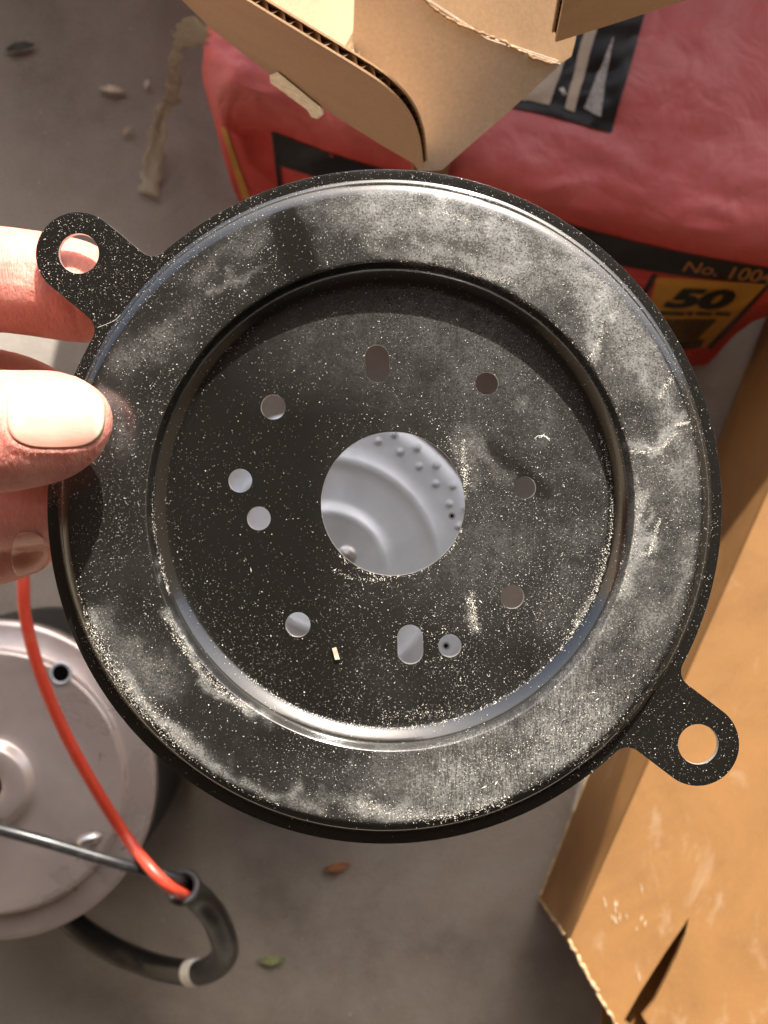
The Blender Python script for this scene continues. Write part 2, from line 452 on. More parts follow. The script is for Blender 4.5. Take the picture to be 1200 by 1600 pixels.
def text_on(name, s, q, m, parent, off, bold=.0, shear=.25):
    cu = bpy.data.curves.new(name, 'FONT'); cu.body = s; cu.offset = bold; cu.shear = shear; cu.resolution_u = 3
    to = bpy.data.objects.new(name, cu); COL.objects.link(to)
    bpy.context.view_layer.update()
    me = bpy.data.meshes.new_from_object(to.evaluated_get(bpy.context.evaluated_depsgraph_get()))
    bpy.data.objects.remove(to); bpy.data.curves.remove(cu)
    bm = bmesh.new(); bm.from_mesh(me); bmesh.ops.triangulate(bm, faces=bm.faces)
    bmesh.ops.subdivide_edges(bm, edges=bm.edges, cuts=1); bm.to_mesh(me); bm.free()
    co = np.array([v.co[:] for v in me.vertices]); lo, hi = co.min(0), co.max(0)
    tl, tr, br, bl = [np.array(p, float) for p in q]
    for v in me.vertices:
        u = (v.co.x-lo[0])/(hi[0]-lo[0]); k = (hi[1]-v.co.y)/(hi[1]-lo[1])
        p = (tl*(1-u)+tr*u)*(1-k)+(bl*(1-u)+br*u)*k
        h = cast(B, p[0], p[1], off)
        if h is not None: v.co = h
        else: v.co = last
        last = v.co.copy()
    me.update()
    return link(name, me, m, parent)
text_on('printed_number', 'No. 1004', [(1072,405),(1212,421),(1205,443),(1066,421)], M_ORANGEINK, bag, .0012, .012, .15)
text_on('printed_weight', '50', [(1046,447),(1152,450),(1143,483),(1034,479)], M_BLACKINK, bag, .0013, .055, .25)
obj('printed_small_line', *merge([quad_print(B, [(a,484+i*.2),(a+w_,485+i*.2),(a+w_-2,491+i*.2),(a-2,490+i*.2)], 3, 1, .0012) for i, (a, w_) in enumerate([(1032,38),(1074,10),(1088,26),(1118,24)])]), M_BROWNINK, bag)
obj('printed_bars', *merge([quad_print(B, [(1040+i*7.5,496),(1045.5+i*7.5,496.5),(1028+i*5.8,530),(1024+i*5.8,530)], 2, 4, .0012) for i in range(11)] + [quad_print(B, [(1052,532),(1100,528),(1094,540),(1062,545)], 4, 2, .0012)]), M_BROWNINK, bag)
# bold black panel with cream strokes on the top of the sack
obj('printed_panel', *quad_print(B, [(820,-20),(1012,4),(955,207),(790,166)], 40, 32, .0013), M_BLACKINK, bag)
obj('printed_stroke', *quad_print(B, [(846,62),(896,62),(857,167),(800,154)], 12, 16, .0022), M_CREAMINK, bag)
obj('printed_stroke', *quad_print(B, [(921,20),(940,24),(897,177),(882,172)], 6, 16, .0022), M_CREAMINK, bag)
obj('scuffed_stroke', *quad_print(B, [(957,60),(958,62),(937,184),(912,170)], 6, 16, .0022), M_SCUFF, bag)
obj('paper_scrap', *slab([at(874,138,.166), at(880,136,.166), at(886,147,.166), at(880,149,.166)], (0,0,1), .0006), M_WHITE)
tag(bpy.data.objects['paper_scrap'], 'tiny white paper scrap lying on the black printed panel of sack', 'scrap')

# ---------------------------------------------------------------- open carton with flaps, on the sack
carton = thing('open_carton', 'open brown corrugated carton with raised flaps resting on red sack', 'box', at(720, -200, .15))
T_ = .0027
def flap(name, plane, poly, m, m2=None, t=T_):
    """two paper liners with an air gap, as corrugated board"""
    P = [plane.pt(*p) for p in poly]
    a = slab(P, plane.n, .0005); b = slab([p - plane.n*(t-.0005) for p in P], plane.n, .0005)
    cn = sum(P, Vector())/len(P)
    core = slab([p + (cn-p).normalized()*.007 - plane.n*.0006 for p in P], plane.n, t-.0012)
    return obj(name, *merge([a, b, core]), m, carton, smooth=False)
def flute(plane, path, inward, parent, t=T_, pitch=.0045, depth=.007):
    """wavy medium showing along a cut edge"""
    P = catmull([tuple(plane.pt(*p)) for p in path], 30)
    d = np.r_[0, np.cumsum(np.linalg.norm(np.diff(P, axis=0), axis=1))]
    n = int(d[-1]/pitch*10); s = np.linspace(0, d[-1], n)
    Q = np.stack([np.interp(s, d, P[:, k]) for k in range(3)], 1)
    ph = s/pitch*2*np.pi + np.sin(s*90)*.8 + np.sin(s*37+1)*1.1
    off = (.5+.3*np.clip(np.sin(ph)*1.25, -1, 1))*t
    n3 = np.array(plane.n); inn = np.array((plane.pt(*inward)-plane.pt(*path[len(path)//2])).normalized())
    top = Q - n3*off[:, None] + inn*.0006; bot = top + inn*depth
    V = np.concatenate([top, bot]).tolist(); k = len(top)
    o = obj('flute', V, [(i, i+1, k+i+1, k+i) for i in range(k-1)], M_FLUTE, parent)
    # a backing of deeper flutes closes the gap
    return o
pl_front = Plane((375,0,0.530),(570,115,0.530),(425,118,0.470))
edge_front = [(330,-34),(375,-6),(470,52),(570,113),(610,143),(638,176),(654,214),(661,262)]
front_poly = [(262,-40),(284,0),(330,45),(425,119),(545,195),(600,229),(640,252),(661,263)] + [tuple(p[:2]) for p in catmull([(*q, 0) for q in edge_front], 5)[::-1]][1:]
f1 = flap('front_flap', pl_front, front_poly, M_BOARD_OUT)
flute(pl_front, edge_front, (440,90), f1)
# bent paper tongue on the flap
tg = [(424,118),(436,113),(503,168),(505,178),(497,186),(488,183),(482,172),(425,130)]
P = [pl_front.pt(*p) + pl_front.n*.0006 for p in tg]
obj('torn_tongue', *slab([p + Vector((0, 0, .0018)) for p in P], (pl_front.n*.4 + Vector((0, 0, 1))).normalized(), .0028), M_TORN, carton, smooth=False)
pl_mid = Plane((555,0,0.490),(690,266,0.458),(893,85,0.475))
flap('middle_flap', pl_mid, [(557,-60),(551,110),(600,190),(655,268),(690,266),(800,170),(868,108),(876,100),(760,60),(655,-8),(630,-60)], M_BOARD)
pl_left = Plane((400,0,0.446),(554,0,0.480),(551,110,0.486))
flap('side_flap', pl_left, [(360,-60),(556,-60),(550,118),(480,90),(400,40)], M_BOARD_IN)
pl_right = Plane((660,-5,0.483),(868,108,0.471),(885,-20,0.477))
flap('rear_flap', pl_right, [(632,-60),(657,-9),(762,57),(878,98),(893,88),(900,60),(905,-60)], M_BOARD_OUT)
crease = catmull([(655,-8,0),(700,28,0),(745,48,0),(790,66,0),(840,92,0),(878,100,0)], 14)
cp = np.array([tuple(pl_mid.pt(*p[:2])+pl_mid.n*.0003) for p in crease])
for k in range(5):
    a_ = int(k*len(cp)/5.4); b_ = min(len(cp), a_+rng.integers(12, 20)); seg_ = cp[a_:b_]+rng.normal(0, .00014, (b_-a_, 3))*[1, 1, .2]
    obj('torn_crease', *tube(seg_, np.abs(rng.normal(.00025, .00012, len(seg_)))+.0001, 6), M_BOARD_OUT if k % 2 else M_FLUTE, carton)
pl_hi = Plane((868,66,0.535),(1072,0,0.525),(885,-20,0.580))
f5 = flap('right_flap', pl_hi, [(886,-60),(881,0),(868,66),(960,37),(1072,0),(1110,-60)], M_BOARD_OUT)
flute(pl_hi, [(887,-60),(881,0),(869,64)], (940,0), f5)
a0, a1 = at(690, -262, .475), at(800, -520, .475)
wl = []
for x0, y0, x1, y1 in ((a0.x, a0.y, a1.x, a0.y+.004), (a0.x, a1.y-.004, a1.x, a1.y), (a0.x, a0.y+.0042, a0.x+.004, a1.y-.0042), (a1.x-.004, a0.y+.0042, a1.x, a1.y-.0042)):
    Q = [(x, y, z) for z in (.13, .475) for x, y in ((x0, y0), (x1, y0), (x1, y1), (x0, y1))]
    wl.append((Q, [(0, 1, 5, 4), (1, 2, 6, 5), (2, 3, 7, 6), (3, 0, 4, 7), (4, 5, 6, 7), (3, 2, 1, 0)]))
obj('carton_body', *merge(wl), M_BOARD_OUT, carton, smooth=False)

# ---------------------------------------------------------------- strip of old tape hanging to the floor
L = [(300,26,.20),(276,48,.16),(268,80,.12),(258,155,.05),(243,168,.03),(226,250,.006),(218,300,.003)]
R = [(332,52,.20),(318,70,.15),(286,84,.12),(280,155,.05),(266,178,.03),(256,255,.006),(246,312,.003)]
A = catmull([tuple(at(*p)) for p in L], 8); C_ = catmull([tuple(at(*p)) for p in R], 8)
V, F = [], []
for i, (a, c) in enumerate(zip(A, C_)):
    for k in range(5):
        p = a*(1-k/4)+c*k/4; p[2] += .003*math.sin(k*2.1+i*.35)*(1 if p[2] > .02 else .25) + .001
        p[0] += .0016*math.sin(i*1.7+k)
        V.append(tuple(p))
for i in range(len(A)-1):
    for k in range(4): F.append((i*5+k, i*5+k+1, (i+1)*5+k+1, (i+1)*5+k))
tp = obj('tape_strip', V, F, M_TAPE); tp.modifiers.new('s', 'SOLIDIFY').thickness = .0003
tag(tp, 'yellowed strip of packing tape trailing from the carton onto concrete floor', 'tape')

# ---------------------------------------------------------------- big kraft carton on the right
HB = .115
big = thing('kraft_carton', 'large sunlit kraft carton standing at the right side of the plate', 'box', at(1120, 1200, 0))
tl, bl = (1262, 630), (890, 1470)
mb = [(890,1470),(912,1512),(936,1556),(962,1600),(1010,1680)]
wedge_l = [(1010,1640),(975,1594),(1000,1550),(1040,1487),(1077,1433)]
wedge_r = [(1077,1433),(1070,1462),(1058,1492),(1040,1530),(1021,1567),(1004,1585),(1030,1625)]
top1 = [tl, bl] + mb[1:] + [(1030,1712)] + [(1000,1645)]
# top panel left of and around the cut
topA = [at(x, y, HB) for x, y in [(1262,630),(890,1470),(926,1536),(962,1600),(985,1642),(975,1594),(1000,1550),(1040,1487),(1077,1433),(1070,1462),(1058,1492),(1040,1530),(1021,1567),(1004,1588),(1050,1660),(1100,1720),(1700,1720),(1700,630)]]
o = obj('top_panel', *slab(topA, (0, 0, 1), .0035), M_KRAFT, big, smooth=False)
obj('inner_flap', *slab([at(x, y, HB-.05) for x, y in [(940,1380),(1120,1380),(1150,1700),(940,1700)]], (0, 0, 1), .003), M_KRAFT, big, smooth=False)
b0, b1, b2 = at(1228, 420, 0.0005), at(1130, 690, 0.0005), at(842, 1402, 0.0005)
t0, t2 = at(1262, 630, HB-.004), at(890, 1470, HB-.004)
sd = [t0 + Vector((0, 0, 0)), t2, b2, b0]
nrm = (t0-t2).cross(b2-t2).normalized()
if nrm.x > 0: nrm = -nrm
obj('side_panel', *slab(sd, nrm, .0035), M_KRAFT, big, smooth=False)
fb = at(1050, 1740, HB-.004)
fn = Vector((-(b2-fb).y, (b2-fb).x, 0)).normalized()
if fn.y > 0: fn = -fn
obj('front_panel', *slab([t2+Vector((.001,-.001,0)), fb, Vector((fb.x, fb.y, .0005)), b2+Vector((.001,-.001,0))], fn, .0035), M_KRAFT, big, smooth=False)
# slot cut in the shaded side, worn paper at the corner
def side_pt(u, v): return (t2*(1-u)+t0*u)*(1-v) + (b2*(1-u)+b0*u)*v
us = .268
obj('hand_slot', *slab([side_pt(us-.008, .36)+nrm*.0006, side_pt(us+.004, .3)+nrm*.0006, side_pt(us+.012, .42)+nrm*.0006, side_pt(us+.004, .78)+nrm*.0006, side_pt(us-.006, .74)+nrm*.0006], nrm, .0005), M_DARK, big, smooth=False)
def worn(pts, r):
    P = catmull(pts, 10); return tube(P + rng.normal(0, .0004, P.shape), np.abs(rng.normal(r, r*.35, len(P)))+.0002, 6)
obj('worn_edge', *merge([worn([tuple(at(x, y, HB-.0003)) for x, y in [(889,1468),(910,1508),(937,1557),(966,1606)]], .0007),
                         worn([tuple(side_pt(0, v)) for v in (.15, .5, .98)], .0005),
                         worn([tuple(side_pt(u, .97)) for u in (0, .05, .12, .2)], .0006)]), M_WORN, big)
def chips_on(cx, cy, n, sx, sy, z):
    out = []
    for _ in range(n):
        x, y = rng.normal(cx, sx), rng.normal(cy, sy); l, a, wd = rng.uniform(8, 20), rng.normal(1.5, .2), rng.uniform(.35, .8)
        dx, dy = math.cos(a), math.sin(a)
        out.append(slab([at(x-dx*l/2, y-dy*l/2, z), at(x-dy*wd, y+dx*wd, z), at(x+dx*l/2, y+dy*l/2, z), at(x+dy*wd, y-dx*wd, z)], (0, 0, 1), .0003))
    return out
obj('paper_scuffs', *merge(chips_on(966, 1425, 11, 13, 13, HB+.0006)+chips_on(1000, 1450, 4, 4, 30, HB+.0006)), M_TORN, big, smooth=False)['kind'] = 'stuff'

# ---------------------------------------------------------------- motor at the left edge
ZM = .14
def motor_centre(px, py): p = at(px, py, ZM); return p.x, p.y
k_ = PXM*(ZC-ZM)/FOCUS
cx, cy = motor_centre(-8, 1220)
mot = thing('hub_motor', 'round silver grey motor with black sides at left edge beside wires', 'motor', (cx, cy, 0))
R0 = 250*k_
obj('motor_shell', *lathe([(R0*.90, .0005), (R0*.955, .004), (R0*.975, .012), (R0*.975, ZM-.026), (R0*.99, ZM-.022), (R0*.99, ZM-.0105), (0.01, ZM-.0105)], (cx, cy), 128), M_MOTOR, mot, sharp=50)
V, F = [], []
seg, rows_ = 260, 14
for j in range(rows_):
    z0 = ZM-.030-j*.0055
    for i in range(seg):
        a = (i + .5*(j % 2))*2*math.pi/seg
        if not (-.7 < math.atan2(math.sin(a), math.cos(a)) < 1.9): continue
        for (da, dz, dr) in ((-.5, 0, 0), (0, -.0032, 0), (.5, 0, 0), (0, .0032, 0), (0, 0, .0016)):
            aa = a + da*2*math.pi/seg*.95
            V.append((cx+(R0*.976+dr)*math.cos(aa), cy+(R0*.976+dr)*math.sin(aa), z0+dz))
        b = len(V)-5; F += [(b+k, b+(k+1) % 4, b+4) for k in range(4)]
o = obj('woven_mesh', V, F, M_KNURL, mot, smooth=False); fix_normals(o.data); o['kind'] = 'stuff'
prof = [(R0*.985, ZM-.010), (R0, ZM-.009), (R0, ZM-.0022), (R0*.992, ZM-.0012), (R0*.972, ZM-.0006), (R0*.966, ZM-.0004), (R0*.838, ZM+.0001), (R0*.830, ZM+.0008), (R0*.820, ZM+.0040), (R0*.808, ZM+.0052), (R0*.795, ZM+.0054), (R0*.76, ZM+.0050),
        (R0*.52, ZM+.0060), (R0*.34, ZM+.0072), (R0*.285, ZM+.0076), (R0*.268, ZM+.0085), (R0*.245, ZM+.0125), (R0*.225, ZM+.0135), (R0*.10, ZM+.0137), (R0*.09, ZM+.0130), (R0*.09, ZM+.002)]
cap = obj('end_cap', *lathe(prof, (cx, cy), 160), M_CAP, mot, sharp=60)
obj('shaft_bore', *lathe([(R0*.089, ZM+.0126), (R0*.02, ZM+.0127)], (cx, cy), 32), M_DARK, cap)
def screw(px, py, r, z, dark=True):
    p = at(px, py, z)
    obj('screw_hole', *lathe([(r*1.45, z-.0004), (r*1.4, z+.0003), (r*1.15, z+.0004), (r, z-.0002)], (p.x, p.y), 32, False), M_CAP2, cap)
    obj('screw_bore', *lathe([(r*1.02, z+.0001), (r*.3, z+.0002)], (p.x, p.y), 32), M_DARK, cap)
screw(95, 1052, 13*k_*.97, ZM+.0058)
p0, p1 = at(120, 1318, ZM+.005), at(158, 1305, ZM+.005)
obj('slot_lug', *tube(catmull([tuple(p0), tuple((p0+p1)/2+Vector((0, 0, .001))), tuple(p1)], 6), [.001, .002, .003, .0034, .0036, .0036, .0035, .0034, .0033, .003, .0026, .0018, .001], 12), M_STEEL, cap)

# ---------------------------------------------------------------- motor under the plate
ZM2 = .14
kc = PXM*(ZC-ZM2)/FOCUS
c2 = at(509, 893, ZM2)
m2 = thing('grey_motor', 'pale grey round motor with raised bumps seen through the plate centre hole', 'motor', (c2.x, c2.y, 0))
R2 = 256*kc
obj('motor_shell', *lathe([(R2*.93, .0005), (R2*.95, .006), (R2*.95, ZM2-.03), (R2*.975, ZM2-.012), (R2*.975, ZM2-.009), (.01, ZM2-.009)], (c2.x, c2.y), 96), M_MOTOR, m2, sharp=50)
prof = [(R2*.98, ZM2-.008), (R2, ZM2-.006), (R2, ZM2-.0018), (R2*.985, ZM2-.0004), (R2*.90, ZM2), (R2*.80, ZM2+.0002), (R2*.735, ZM2+.0008), (R2*.715, ZM2+.0016), (R2*.69, ZM2+.0022), (R2*.665, ZM2+.0016), (R2*.65, ZM2+.0010), (R2*.60, ZM2+.0006),
        (R2*.45, ZM2+.0014), (R2*.40, ZM2+.002), (R2*.385, ZM2+.0032), (R2*.365, ZM2+.0038), (R2*.34, ZM2+.0034), (R2*.325, ZM2+.0027), (R2*.1, ZM2+.0026), (R2*.09, ZM2+.002)]
cap2 = obj('end_cap', *lathe(prof, (c2.x, c2.y), 160), M_CAP2, m2, sharp=60)
rb = 6.5*kc
bumpmesh = None
for rr, a0, n in ((220, 19.0-9.8*2, 11), (240, 34.0-9.8*3, 11)):
    for i in range(n):
        a = math.radians(a0+9.8*i); x, y = c2.x+rr*kc*math.cos(a), c2.y+rr*kc*math.sin(a)
        if bumpmesh is None:
            v, f = lathe([(rb, -.0004), (rb*.9, .0009), (rb*.62, .0018), (rb*.2, .0022)], (0, 0), 14)
            bumpmesh = bpy.data.meshes.new('bump'); bumpmesh.from_pydata(v, [], f); bumpmesh.shade_smooth(); bumpmesh.materials.append(M_CAP2)
        o = bpy.data.objects.new('bump', bumpmesh); COL.objects.link(o); o.parent = m2
        o.location = (x-c2.x, y-c2.y, ZM2)
p = at(706, 806, ZM2)
obj('vent_hole', *lathe([(4.5*kc, ZM2+.0003), (1*kc, ZM2+.0004)], (p.x, p.y), 20), M_DARK, m2)
p = at(697, 1009, ZM2)
obj('vent_hole', *lathe([(5*kc, ZM2+.0003), (1*kc, ZM2+.0004)], (p.x, p.y), 20), M_DARK, m2)
p = at(541, 868, ZM2+.006)
bolt = obj('bolt', *lathe([(11*kc, ZM2+.0026), (11*kc, ZM2+.0055), (9*kc, ZM2+.0066), (4*kc, ZM2+.007)], (p.x, p.y), 6), M_STEEL, m2, smooth=False)
obj('washer', *lathe([(15*kc, ZM2+.0022), (15*kc, ZM2+.0034), (10*kc, ZM2+.0036)], (p.x, p.y), 32, False), M_STEEL, bolt)

# ---------------------------------------------------------------- wires and sleeve
def wire(name, pts, r, m, label, cat, z_extra=0, parent=None):
    P = catmull([tuple(at(*p)) for p in pts], 12)
    o = obj(name, *tube(P, r, 18), m, parent)
    if label: tag(o, label, cat)
    return o
wire('red_wire', [(40,700,.20),(32,800,.215),(36,900,.225),(40,965,.225),(62,1050,.222),(100,1142,.215),(148,1230,.206),(196,1306,.196),(236,1358,.207),(264,1385,.206),(282,1396,.194),(298,1402,.170)], .0031, M_RED,
     'glossy red wire crossing the silver motor into the black sleeve', 'wire')
wire('black_wire', [(-160,1258,.206),(-60,1280,.211),(0,1296,.212),(60,1312,.211),(125,1331,.208),(190,1350,.204),(240,1363,.196),(276,1373,.190),(291,1380,.180),(304,1398,.166)], .0031, M_BLACKWIRE,
     'thin black wire under the red one, dusty where sunlit', 'wire')
sl_pts = [(286,1386,.188),(304,1397,.168),(336,1434,.152),(352,1482,.13),(338,1508,.10),(305,1520,.075),(250,1512,.055),(190,1490,.045),(130,1455,.036),(95,1420,.03),(60,1370,.03)]
P = catmull([tuple(at(*p)) for p in sl_pts], 12)
sleeve = thing('cable_sleeve', 'thick black rubber sleeve curling from under motor with dusty streaks', 'sleeve', at(330, 1500, 0))
slo = obj('sleeve_tube', *tube(P, np.interp(np.arange(len(P)), [0, len(P)*.5, len(P)], [.0074, .0079, .0084]), 24, cap=False), M_SLEEVE, sleeve)
d = (P[1]-P[0]); d /= np.linalg.norm(d)
# rolled lip at the mouth
ring = []
n1 = np.cross(d, [0, 0, 1]); n1 /= np.linalg.norm(n1); n2 = np.cross(d, n1)
for i in range(33):
    a = i*2*math.pi/32; ring.append(P[0]+(n1*math.cos(a)+n2*math.sin(a))*.0076)
obj('sleeve_lip', *tube(np.array(ring), .0022, 10, False), M_MOTOR, sleeve)
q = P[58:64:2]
obj('white_and_sun_patch', *tube(catmull(q, 4), (.0083), 24), M_WHITE, sleeve)  # white ring stands in for a spot of sun on the sleeve

# ---------------------------------------------------------------- leaves and scraps on the floor
def leaf(name, px, py, l, wd, ang, m, label, cat):
    p = at(px, py, .002); k = PXM*ZC/FOCUS; V, F = [], []
    n = 9
    for i in range(n):
        u = i/(n-1); w_ = wd*k*math.sin(math.pi*min(max(u, .04), .97))**.8
        for s in (-1, 0, 1):
            lx, ly = (u-.5)*l*k, s*w_*.5*(1+.15*math.sin(i*2.3+s))
            V.append((p.x+lx*math.cos(ang)-ly*math.sin(ang), p.y+lx*math.sin(ang)+ly*math.cos(ang), .0012+.0022*abs(s)+.002*math.sin(u*3)))
    for i in range(n-1):
        for s in range(2): F.append((i*3+s, i*3+s+1, (i+1)*3+s+1, (i+1)*3+s))
    o = obj(name, V, F, m); sm = o.modifiers.new('s', 'SOLIDIFY'); sm.thickness = .0004
    tag(o, label, cat)
leaf('leaf', 425, 1498, 40, 15, .05, M_LEAF1, 'small pale green leaf on bare concrete near the black sleeve', 'leaf')
leaf('leaf', 527, 1353, 42, 16, .2, M_LEAF2, 'small russet dry leaf on concrete just below the plate', 'leaf')
leaf('leaf', 32, 75, 44, 14, .2, M_LEAF3, 'small dark curled leaf on concrete in the far left corner', 'leaf')
leaf('scrap', 176, 141, 40, 11, -.12, M_TORN, 'longer pale paper scrap on concrete left of the tape strip', 'scrap')
leaf('scrap', 230, 133, 16, 8, 1.2, M_WHITE, 'tiny whitish paper fleck on concrete beside the tape strip', 'scrap')
leaf('scrap', 200, 206, 16, 7, .8, M_TORN, 'faint pale fleck on concrete below the longer paper scrap', 'scrap')

GVs, GFs = [], []
for i in range(260):
    p = at(rng.uniform(-60, 1250), rng.uniform(-60, 1660), 0); rr = rng.uniform(.00015, .0006)
    o_ = np.array([(1, 0, 0), (-1, .2, 0), (0, 1, 0), (.1, -1, 0), (0, 0, 1)])*rr*rng.uniform(.6, 1.2, (5, 1))
    GFs += [tuple(int(k)+5*i for k in f) for f in ((0, 2, 4), (2, 1, 4), (1, 3, 4), (3, 0, 4))]
    GVs += (o_+np.array([p.x, p.y, .0003])).tolist()
tag(obj('sand', GVs, GFs, M_DUST, smooth=False), 'loose pale sand grains scattered over the concrete floor', None, None, 'stuff')

# ---------------------------------------------------------------- the black plate
Z0 = ZC - FOCUS                         # top of the raised ring
CO, CW = (602, 792), (610.5, 790.5)     # centres of rim and of well
MMP = .001
plate = thing('mounting_plate', 'round dusty black steel plate with two eared tabs held over the floor', 'plate', at(602, 792, Z0))

# dust film: strokes (polyline, half width px, strength)
STROKES = [
 ([(520,330),(640,350),(760,340),(820,400)], 34, .55), ([(600,390),(700,400),(800,420)], 18, .65), ([(690,330),(740,360)], 26, .6),
 ([(560,330),(640,310)], 16, .5), ([(850,360),(900,430),(930,470)], 30, .45), ([(780,350),(880,360)], 14, .4),
 ([(930,470),(990,520),(1040,600)], 30, .45), ([(940,500),(920,560)], 12, .8), ([(1000,580),(1060,660)], 22, .6), ([(1010,700),(1060,660),(1080,640)], 9, .9),
 ([(985,705),(1020,700)], 5, 1.0), ([(1060,700),(1085,800)], 22, .45), ([(985,760),(1000,850),(980,930)], 15, .75), ([(1010,860),(1025,810)], 5, .9), ([(1080,840),(1060,920)], 14, .6),
 ([(960,900),(930,980)], 16, .6), ([(930,960),(880,1080),(850,1120)], 26, .5), ([(1030,960),(1000,1050)], 20, .35),
 ([(880,1050),(940,1110),(960,1080)], 40, .45), ([(700,1150),(790,1160),(880,1130)], 34, .5), ([(660,1230),(740,1225),(850,1190),(940,1130)], 44, .75),
 ([(620,1270),(700,1262),(790,1240)], 18, .95), ([(560,1255),(640,1272)], 12, .8), ([(500,1240),(560,1266)], 12, .6),
 ([(135,965),(165,1030),(215,1095),(280,1160),(330,1200)], 17, 1.0), ([(170,1000),(250,1060)], 34, .45), ([(165,970),(200,1000)], 22, .6),
 ([(262,965),(300,1030),(345,1078),(390,1110),(430,1128)], 9, .95), ([(236,745),(242,835),(256,900)], 5, .7), ([(330,1200),(420,1240),(500,1262)], 10, .7),
 ([(545,1180),(540,1205)], 4, .7), ([(300,430),(360,390),(390,370)], 24, .35), ([(330,460),(400,420)], 9, .5), ([(200,560),(260,530)], 30, .35), ([(400,330),(470,310)], 18, .4),
 ([(160,620),(190,700)], 14, .3), ([(230,560),(300,480)], 22, .22),
 # well floor
 ([(735,690),(760,720),(790,745)], 16, .45), ([(845,660),(850,690),(900,760)], 26, .28), ([(735,940),(740,980)], 8, .55), ([(830,640),(840,700)], 10, .35), ([(720,690),(735,760)], 9, .4),
 ([(500,560),(640,520)], 60, .10), ([(640,860),(800,860),(900,800)], 60, .13), ([(600,1080),(760,1060)], 50, .12), ([(930,830),(905,900),(850,980)], 26, .2),
]
DARKS = [([(438,318),(474,424)], 29, .92), ([(770,700),(850,770)], 13, .7), ([(180,760),(180,840)], 30, .5), ([(930,640),(990,640)], 14, .4), ([(420,1150),(560,1170)], 26, .5), ([(960,1010),(1000,960)], 10, .4)]
def seg_d(X, Y, a, b):
    a, b = np.array(a, float), np.array(b, float); d = b-a
    t = np.clip(((X-a[0])*d[0]+(Y-a[1])*d[1])/(d@d+1e-9), 0, 1)
    return np.hypot(X-a[0]-t*d[0], Y-a[1]-t*d[1])
def vnoise(X, Y, s):
    """cheap value noise on a lattice"""
    gx, gy = X/s, Y/s; ix, iy = np.floor(gx).astype(int), np.floor(gy).astype(int); fx, fy = gx-ix, gy-iy
    h = lambda a, b: np.modf(np.abs(np.sin(a*127.1+b*311.7)*43758.5453))[0]
    fx, fy = fx*fx*(3-2*fx), fy*fy*(3-2*fy)
    return (h(ix, iy)*(1-fx)+h(ix+1, iy)*fx)*(1-fy)+(h(ix, iy+1)*(1-fx)+h(ix+1, iy+1)*fx)*fy
def haze(X, Y):
    X, Y = np.asarray(X, float), np.asarray(Y, float)
    wx = X+(vnoise(X, Y, 37)-.5)*34+(vnoise(X, Y, 11)-.5)*16; wy = Y+(vnoise(X+500, Y, 37)-.5)*34+(vnoise(X+300, Y, 11)-.5)*16
    h = np.zeros_like(X)
    for pts, wd, st in STROKES:
        d = np.full_like(X, 1e9)
        for a, b in zip(pts[:-1], pts[1:]): d = np.minimum(d, seg_d(wx, wy, a, b))
        h = np.maximum(h, st*np.exp(-(d/wd)**2)) + .25*np.minimum(h, st*np.exp(-(d/wd)**2))
    r = np.hypot(X-606, Y-791)
    ringm = (r > 372) & (r < 500)
    h += np.where(ringm & (X > 560), .06, 0)
    h *= np.clip((496-np.hypot(X-602, Y-792))/6, 0.06, 1) * np.where(np.hypot(X-610, Y-790) < 345, 1, np.clip((np.hypot(X-610, Y-790)-370)/8, .03, 1))
    for pts, wd, st in DARKS:
        d = np.full_like(X, 1e9)
        for a, b in zip(pts[:-1], pts[1:]): d = np.minimum(d, seg_d(wx, wy, a, b))
        h *= 1-st*np.exp(-(d/wd)**8)
    n = .6*vnoise(X*.8+Y*.6, Y*.8-X*.6, 67)+.28*vnoise(X*.5-Y*.87+70, Y*.5+X*.87, 24)+.12*vnoise(X*.97+Y*.26+90, Y*.97-X*.26+30, 8)
    film = np.where(r > 372, .06+.34*np.clip((X-430)/260, 0, 1)*np.clip((1180-X)/200, 0, 1), .0+.26*np.clip((X-480)/260, 0, 1)*np.clip((1100-Y)/250, .2, 1)+.22*np.clip((650-Y)/130, 0, 1)*np.clip((X-330)/150, 0, 1))
    film = film*np.clip((496-np.hypot(X-602, Y-792))/6, .05, 1)*np.where(r < 345, 1, np.clip((np.hypot(X-610, Y-790)-370)/8, .03, 1))
    for pts, wd, st in DARKS:
        d = np.full_like(X, 1e9)
        for a, b in zip(pts[:-1], pts[1:]): d = np.minimum(d, seg_d(X, Y, a, b))
        film *= 1-st*np.exp(-(d/wd)**8)
    k = np.clip((n*1.1+(h-.5)*.5-.05)/.75, 0, 1)
    return np.clip(h*(.2+.75*k)+film*(.4+.9*n), 0, 1)*np.where(r < 346, .42, .60)
def set_haze(me, pxy):
    b = me.attributes.new('brush', 'FLOAT', 'POINT')
    b.data.foreach_set('value', (np.clip((pxy[:, 0]-600)/80, 0, 1)*np.clip((pxy[:, 1]-960)/80, 0, 1)).astype(np.float32))
    a = me.attributes.new('haze', 'FLOAT', 'POINT'); a.data.foreach_set('value', haze(pxy[:, 0], pxy[:, 1]).astype(np.float32))
def to_px(V):
    V = np.asarray(V); k = PXM*(ZC-V[:, 2])/FOCUS
    return np.stack([600+V[:, 0]/k, 800-V[:, 1]/k], 1)

